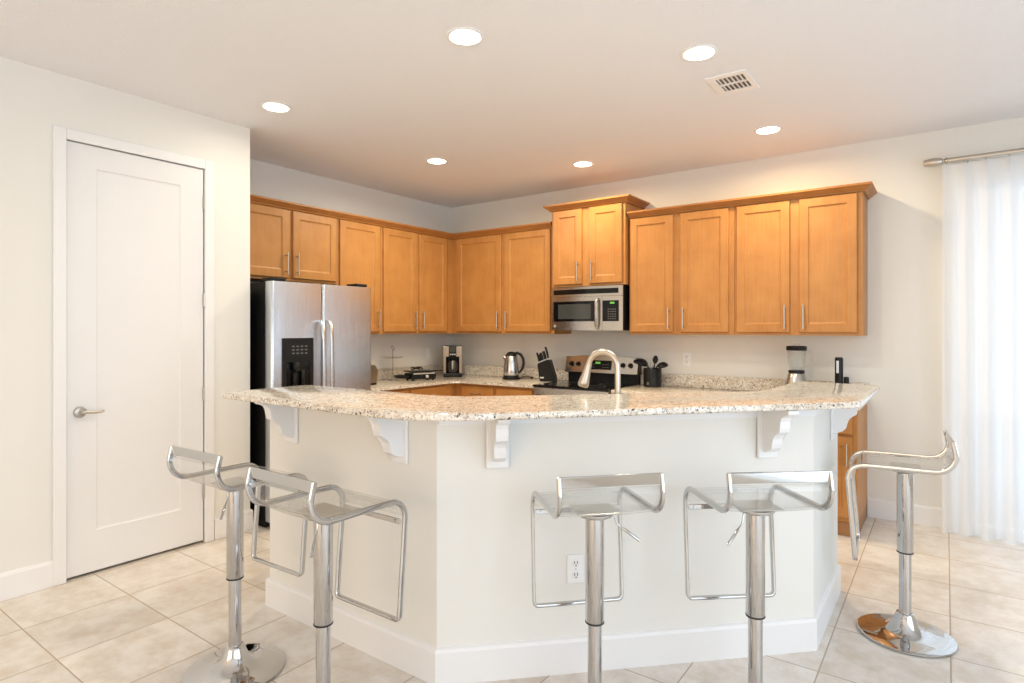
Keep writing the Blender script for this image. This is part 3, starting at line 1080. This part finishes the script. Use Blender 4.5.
obj('cord', tube(B(), [(.080, -.02, .010), (.13, -.03, .03), (.17, -.02, .035), (.20, -.02, .02), (.225, -.03, .018)], [.004, .004, .004, .004, .012], 8), M['black'], k, 45)

# knife block
kb_ = thing('knife_block', 'black slanted knife block full of black-handled knives', 'knife block', (1.490, -.245, ZK), math.radians(18))
bm = extrude_poly(B(), [(-.07, -.05, 0), (.085, -.05, 0), (.078, -.05, .05), (.030, -.05, .205), (.010, -.05, .215), (-.088, -.05, .175), (-.095, -.05, .160)], (0, .10, 0))
bmesh.ops.bevel(bm, geom=bm.edges[:], offset=.004, segments=2, affect='EDGES')
kblk = obj('block', bm, M['blackm'], kb_)
obj('nameplate', box(B(), -.066, -.028, -.0515, -.0498, .030, .044, .0006, 1), M['silver'], kblk)
ux, uz = -.26, .965
for i, (bx, by, L_, s_) in enumerate(((-.078, -.022, .085, 1.0), (-.048, -.028, .075, .85), (-.046, .006, .075, .85), (-.020, -.026, .080, .85), (-.016, .010, .08, .85), (.012, -.012, .105, 1.15), (-.075, .022, .07, .8))):
    z0 = .172 + (bx + .088) * .36
    bm = tube(B(), [(bx - ux * .02, by, z0 - uz * .02), (bx + ux * .018, by, z0 + uz * .018)], [.009 * s_, .009 * s_], sect=[(a * .55, b) for a, b in RB], up=(0, 1, 0))
    kn = obj('knife', bm, M['silver'], kb_, 45)
    obj('handle', tube(B(), [(bx + ux * .018, by, z0 + uz * .018), (bx + ux * L_ * .6, by, z0 + uz * L_ * .7), (bx + ux * L_ * 1.25, by, z0 + uz * L_ * 1.25)], [.0085 * s_, .0095 * s_, .0085 * s_], sect=[(a * .65, b) for a, b in RB], up=(0, 1, 0)), M['black'], kn, 45)

# coffee maker
cm = thing('coffee_maker', 'black and stainless drip coffee maker in the counter corner', 'coffee maker', (.325, -.325, ZK), math.radians(40))
obj('base', box(B(), -.098, .098, -.125, .105, 0, .040, .008), M['black'], cm)
obj('rear_tower', box(B(), -.098, .098, .03, .105, .041, .335, .008), M['black'], cm)
hdm = obj('brew_head', box(B(), -.098, .098, -.110, .029, .215, .335, .008), M['black'], cm)
obj('front_band', box(B(), -.098, -.040, -.1135, -.1095, .216, .325, .002), M['taupe'], hdm)
obj('front_band', box(B(), .040, .098, -.1135, -.1095, .216, .325, .002), M['taupe'], hdm)
obj('display', box(B(), -.036, .036, -.1125, -.1095, .262, .318, .002), M['greyw'], hdm)
bt = B()
for i in range(3):
    box(bt, -.030 + i * .024, -.014 + i * .024, -.1130, -.1095, .232, .246, .002)
obj('buttons', bt, M['silver'], hdm)
for s in (-1, 1):
    obj('side_pillar', box(B(), s * .084 - .014, s * .084 + .014, -.1105, .029, .041, .214, .003), M['taupe'], cm)
cf = obj('carafe', lathe(B(), [(.050, .043), (.062, .060), (.064, .110), (.055, .150), (.046, .168)], 0, -.052, 28), M['coffee'], cm, 40)
obj('lid', lathe(B(), [(.047, .169), (.048, .182), (.030, .190)], 0, -.052, 24), M['black'], cf, 40)
obj('handle', tube(B(), [(.0, -.098, .168), (.0, -.128, .165), (0, -.132, .12), (0, -.118, .085)], [.008, .009, .009, .007], 10), M['silver'], cf, 45)

# contact grill with its cord
gr = thing('contact_grill', 'low black countertop grill with its cord piled on top', 'grill', (.365, -.86, ZK), math.radians(72))
obj('housing', box(B(), -.135, .135, -.085, .09, .012, .072, .010), M['black'], gr)
for x in (-.11, .11):
    for y in (-.06, .065):
        obj('foot', lathe(B(), [(.012, 0), (.014, .012)], x, y, 12), M['rubber'], gr)
obj('front_strip', box(B(), -.120, .120, -.0885, -.0845, .062, .074, .002), M['silver'], gr)
obj('dial', lathe(B(), [(.016, 0), (.016, -.010), (.012, -.013)], .03, -.085, 18, True, 'y', .038), M['silver'], gr, 40)
lid = obj('lid', prism(B(), [(-.14, -.09), (.14, -.09), (.14, .095), (-.14, .095)], .082, .094, .005), M['black'], gr)
obj('handle', box(B(), .141, .235, -.055, -.02, .082, .094, .004), M['black'], lid)
cp_ = B()
random.seed(4)
pts = [(-.05 + .05 * math.cos(i * .9) + .006 * i * .3, .02 + .035 * math.sin(i * .9), .100 + .028 * abs(math.sin(i * .75))) for i in range(22)]
tube(cp_, pts, .0042, 8)
obj('cord', cp_, M['black'], gr, 50)
obj('side_tray', lathe(B(), [(.02, .02), (.07, .03), (.085, .05), (.080, .055), (.03, .036)], -.200, .0, 24), M['black'], gr, 40)

# two tier stand
ts = thing('tiered_stand', 'clear glass two-tier serving stand with metal ring handle', 'tiered stand', (.14, -1.02, ZK))
obj('foot', lathe(B(), [(.055, 0), (.055, .004), (.012, .010), (.006, .014)], 0, 0, 28), M['chrome'], ts, 40)
obj('stem', lathe(B(), [(.0042, .012), (.0042, .302)], 0, 0, 12), M['chrome'], ts, 40)
obj('ring_handle', tube(B(), [(.018 * math.sin(a), .018 * math.cos(a) * .6, .320 - .018 * math.cos(a)) for a in [2 * PI * i / 20 for i in range(20)]], .0035, 8), M['chrome'], ts, 50)
obj('lower_plate', lathe(B(), [(.012, .098), (.09, .100), (.130, .112), (.130, .116), (.09, .105), (.012, .103)], 0, 0, 40, False), M['glass'], ts, 40)
obj('upper_plate', lathe(B(), [(.012, .213), (.07, .215), (.110, .227), (.110, .231), (.07, .220), (.012, .218)], 0, 0, 40, False), M['glass'], ts, 40)

# toaster partly behind the refrigerator
to = thing('toaster', 'taupe rounded toaster partly hidden behind the refrigerator', 'toaster', (.34, -1.60, ZK), R90)
poly = [(-.14, -.075, .012), (.14, -.075, .012)]
bm = B()
prof = [(-.14, .014), (.14, .014)] + [(.14 - .05 + .05 * math.cos(a), .132 + .05 * math.sin(a)) for a in [PI / 2 * i / 6 for i in range(7)]] + [(-.14 + .05 - .05 * math.sin(a), .132 + .05 * math.cos(a)) for a in [PI / 2 * i / 6 for i in range(7)]]
extrude_poly(bm, [(x, -.08, z) for x, z in prof], (0, .16, 0))
bmesh.ops.bevel(bm, geom=[e for e in bm.edges if abs(e.verts[0].co.y - e.verts[1].co.y) < 1e-5], offset=.012, segments=3, affect='EDGES')
obj('housing', bm, M['taupe'], to, 35)
obj('base', box(B(), -.132, .132, -.072, .072, 0, .015, .004), M['black'], to)
for y in (-.03, .03):
    obj('slot', box(B(), -.085, .085, y - .012, y + .012, .180, .1835), M['slot'], to)
obj('lever', box(B(), .1405, .162, -.018, .018, .10, .114, .003), M['black'], to)

# utensil crock and its utensils
ck = thing('utensil_crock', 'black glazed utensil crock on the counter right of the range', 'crock', (2.535, -.165, ZK))
obj('crock', lathe(B(), [(.070, 0), (.078, .006), (.079, .160), (.076, .164), (.070, .160), (.068, .02)], 0, 0, 36), M['black'], ck, 40)
obj('nameplate', box(B(), -.020, -.002, -.0805, -.0775, .020, .045, .0005, 1), M['keys'], ck)


def utensil(kind, label, base, tip, cat='utensil'):
    t = thing(kind, label, cat, (2.535, -.165, ZK), 0, 'utensils standing in the black crock')
    a, b = Vector(base), Vector(tip)
    d = (b - a).normalized()
    obj('handle', tube(B(), [a, a + d * ((b - a).length * .98)], .006, 10), M['black'], t, 45)
    return t, b, d


def blade(bm, c, d, nrm, L_, w_, th, curve=0.0):
    """flattened oval head along d from c"""
    d = d.normalized()
    nrm = Vector(nrm)
    nrm = (nrm - d * nrm.dot(d)).normalized()
    s = d.cross(nrm)
    pts, ra = [], []
    rows = []
    nseg = 10
    for i in range(nseg + 1):
        u = i / nseg
        wv = w_ * max(.16, math.sin(PI * (u * .86 + .08)) ** .7)
        c0 = c + d * (L_ * u) + nrm * (curve * math.sin(PI * u))
        rows.append([bm.verts.new(c0 + s * (wv * math.cos(a)) + nrm * (th * math.sin(a) - curve * .0)) for a in [2 * PI * j / 14 for j in range(14)]])
    for r0, r1 in zip(rows, rows[1:]):
        for j in range(14):
            bm.faces.new((r0[j], r0[(j + 1) % 14], r1[(j + 1) % 14], r1[j])).smooth = True
    bm.faces.new(list(reversed(rows[0])))
    bm.faces.new(rows[-1])
    return bm


t, b, d = utensil('ladle', 'black ladle leaning left out of the crock', (.03, .0, .03), (-.045, -.03, .200))
obj('bowl', blade(B(), b, Vector((-.80, -.1, .15)), (.1, -.5, .8), .115, .042, .014, .012), M['black'], t)
t, b, d = utensil('cooking_spoon', 'black spoon lying low over the left rim of the crock', (.02, .03, .03), (-.055, .02, .185))
obj('bowl', blade(B(), b, Vector((-.72, -.2, .42)), (.2, -.9, .4), .10, .033, .007, .006), M['black'], t)
t, b, d = utensil('spatula', 'black pointed spatula upright in the crock', (-.02, .01, .03), (.030, -.02, .205))
obj('head', blade(B(), b, Vector((.15, 0, 1)), (.3, -.95, 0), .072, .024, .005), M['black'], t)
t, b, d = utensil('slotted_spoon', 'black slotted spoon leaning right out of the crock', (-.035, .0, .03), (.052, -.01, .190))
obj('head', blade(B(), b, Vector((.85, -.05, .03)), (.0, -.75, .6), .095, .034, .007, .006), M['black'], t)
t = thing('whisk', 'steel-handled utensil standing amid the crock', 'utensil', (2.535, -.165, ZK), 0, 'utensils standing in the black crock')
obj('handle', tube(B(), [(-.02, -.03, .03), (.005, -.035, .165), (.008, -.037, .215)], [.007, .007, .010], 10), M['silver'], t, 45)

# blender
bl = thing('blender', 'countertop blender with clear jar, black lid and grey base', 'blender', (3.715, -.215, ZK), math.radians(10))
obj('motor_base', lathe(B(), [(.098, 0), (.100, .006), (.096, .040), (.085, .085), (.068, .135), (.060, .165), (.056, .172)], 0, 0, 36), M['steelv'], bl, 40)
obj('collar', lathe(B(), [(.054, .173), (.058, .178), (.056, .194), (.050, .196)], 0, 0, 30), M['black'], bl, 40)
jr = obj('jar', lathe(B(), [(.046, .197), (.052, .20), (.056, .24), (.066, .345), (.068, .350), (.064, .350), (.052, .24), (.046, .203)], 0, 0, 36), M['glass'], bl, 40)
obj('handle', tube(B(), [(.062, 0, .335), (.090, 0, .338), (.106, 0, .315), (.103, 0, .265), (.085, 0, .228), (.058, 0, .222)], [.009] * 6, 10), M['glass'], jr, 50)
obj('lid', lathe(B(), [(.070, .346), (.073, .350), (.073, .374), (.066, .380), (.030, .381)], 0, 0, 36), M['black'], bl, 40)
obj('lid_cap', lathe(B(), [(.026, .3815), (.026, .392), (.022, .396)], 0, 0, 24), M['glass'], bl, 40)
obj('blade', box(B(), -.030, .030, -.006, .006, .212, .216, .001), M['silver'], bl)

# electric opener
op = thing('wine_opener', 'black electric wine opener on its charging stand, by the blender', 'wine opener', (4.002, -.18, ZK), math.radians(12))
obj('charging_base', box(B(), -.035, .060, -.038, .038, 0, .022, .008), M['black'], op)
bd = obj('body', lathe(B(), [(.026, .023), (.028, .03), (.028, .285), (.026, .296), (.020, .300)], -.004, 0, 28), M['black'], op, 40)
obj('side_panel', tube(B(), [(-.016, -.0265, .185), (-.016, -.0265, .275)], .009, sect=[(a, b * .3) for a, b in RB], up=(1, 0, 0)), M['silver'], bd, 45)
obj('foil_cutter', lathe(B(), [(.014, .0), (.018, .005), (.018, .125), (.014, .135)], .044, 0, 20, True, 'z', .022), M['black'], op, 40)

# ------------------------------------------------------------------ ceiling fixtures
LP = [((2.774, -2.996), 'recessed ceiling light nearest the front, top middle of the photo'),
      ((3.624, -2.168), 'recessed ceiling light beside the air vent'),
      ((1.217, -3.002), 'recessed ceiling light nearest the pantry door'),
      ((1.205, -1.514), 'recessed ceiling light in front of the refrigerator'),
      ((2.145, -.720), 'recessed ceiling light in front of the microwave'),
      ((3.625, -.718), 'recessed ceiling light in front of the right-hand cabinets')]
for ((x, y), lb), lf in zip(LP, (1.0, 1.0, 0.22, 1.6, 0.92, 1.05)):
    t = thing('ceiling_light', lb, 'ceiling light', (x, y, H), 0, 'recessed ceiling lights')
    bm = B()
    lathe(bm, [(.094, -.0005), (.094, -.004), (.088, -.007), (.076, -.005), (.074, -.0005)], 0, 0, 40, False)
    obj('trim_ring', bm, M['plate'], t, 40)
    obj('lens', lathe(B(), [(.073, -.0006), (.071, -.0035), (.04, -.0050), (.001, -.0055)], 0, 0, 36), M['lens'], t, 40)
    l = bpy.data.lights.new('downlight', 'AREA')
    l.shape = 'DISK'
    l.size = .14
    l.energy = DOWN_W * lf
    l.color = WARM if y < -1 else (1.0, 0.77, 0.44)
    l.spread = math.radians(170)
    lo = bpy.data.objects.new('downlight', l)
    lo.location = (0, 0, -.012)
    lo.parent = t
    C.objects.link(lo)

vt = thing('air_vent', 'white two-row ceiling air vent', 'vent', (3.657, -1.70, H))
bm = B()
vx, vy = .112, .148
box(bm, -vx, vx, -vy, -vy + .045, -.010, -.0005, .003)
box(bm, -vx, vx, vy - .045, vy, -.010, -.0005, .003)
box(bm, -vx, -vx + .045, -vy + .045, vy - .045, -.010, -.0005, .003)
box(bm, vx - .03, vx, -vy + .045, vy - .045, -.010, -.0005, .003)
box(bm, -vx + .045, vx - .03, -.008, .008, -.009, -.0005, .001)
obj('frame', bm, M['plate'], vt)
obj('duct_opening', box(B(), -vx + .045, vx - .03, -vy + .045, vy - .045, -.0022, -.0006), M['ventdark'], vt)
for i in range(6):
    x = -vx + .052 + i * .0235
    for s in (-1, 1):
        bm = extrude_poly(B(), [(x, s * .010, -.003), (x + .012, s * .010, -.009), (x + .0135, s * .010, -.008), (x + .0015, s * .010, -.0025)], (0, s * (vy - .057), 0))
        obj('louver', bm, M['plate'], vt)

# ------------------------------------------------------------------ curtain and rod
rod = thing('curtain_rod', 'brushed nickel curtain rod with barrel finial', 'curtain rod', (4.60, -.105, 2.555))
obj('rod', tube(B(), [(.05, 0, 0), (2.36, 0, 0)], .018, 16), M['nickel'], rod, 50)
obj('finial', lathe(B(), [(.018, -.088), (.022, -.085), (.029, -.05), (.031, -.03), (.028, -.005), (.022, .018), (.013, .022), (.013, .030), (.022, .036), (.022, .046), (.018, .050)], 0, 0, 24, True, 'x'), M['nickel'], rod, 40)
for x in (.16, 2.3):
    bm = tube(B(), [(x, 0, -.016), (x, .05, -.018), (x, .104, -.018)], .006, 10)
    obj('bracket', bm, M['nickel'], rod, 50)
cu = thing('curtain', 'sheer white pleated curtain hanging in front of the patio window', 'curtain', (4.62, -.115, 0))
bm = B()
cols, rowsn = 280, 26
LX = 2.30
per = .118
grid = []
random.seed(7)
ph = [random.uniform(-.35, .35) for _ in range(40)]
am = [random.uniform(.75, 1.25) for _ in range(40)]
for i in range(cols + 1):
    x = LX * i / cols
    c = []
    kf = x / per
    ki = int(kf)
    fr = kf - ki
    a_ = am[ki] * (1 - fr) + am[ki + 1] * fr
    p_ = ph[ki] * (1 - fr) + ph[ki + 1] * fr
    for j in range(rowsn + 1):
        v = j / rowsn
        z = 2.522 - (2.522 - .006) * v
        open_ = min(1.0, .25 + v * 5)
        s = 2 * PI * kf + p_ * v * 2
        pinch = max(0, 1 - v / .045)
        w_ = math.cos(s)
        prof_ = w_ * abs(w_) ** .0
        y = -.036 * a_ * (prof_ * (1 - pinch) * open_ + (max(0, w_) ** 10) * .9 * pinch)
        y += .004 * math.sin(kf * 3.1 + v * 4) * v
        xx = x + .010 * math.sin(s * 2) * v * (1 - v * .3) * .6
        c.append(bm.verts.new((xx, y, z)))
    grid.append(c)
for i in range(cols):
    for j in range(rowsn):
        bm.faces.new((grid[i][j], grid[i + 1][j], grid[i + 1][j + 1], grid[i][j + 1])).smooth = True
obj('fabric', bm, M['curtain'], cu)
nk = int(LX / per)
for i in range(nk):
    x = per * i
    bm = box(B(), x - .004, x + .004, -.006, .012, 2.521, 2.5355, .001, 1)
    obj('hook', bm, M['nickel'], cu)
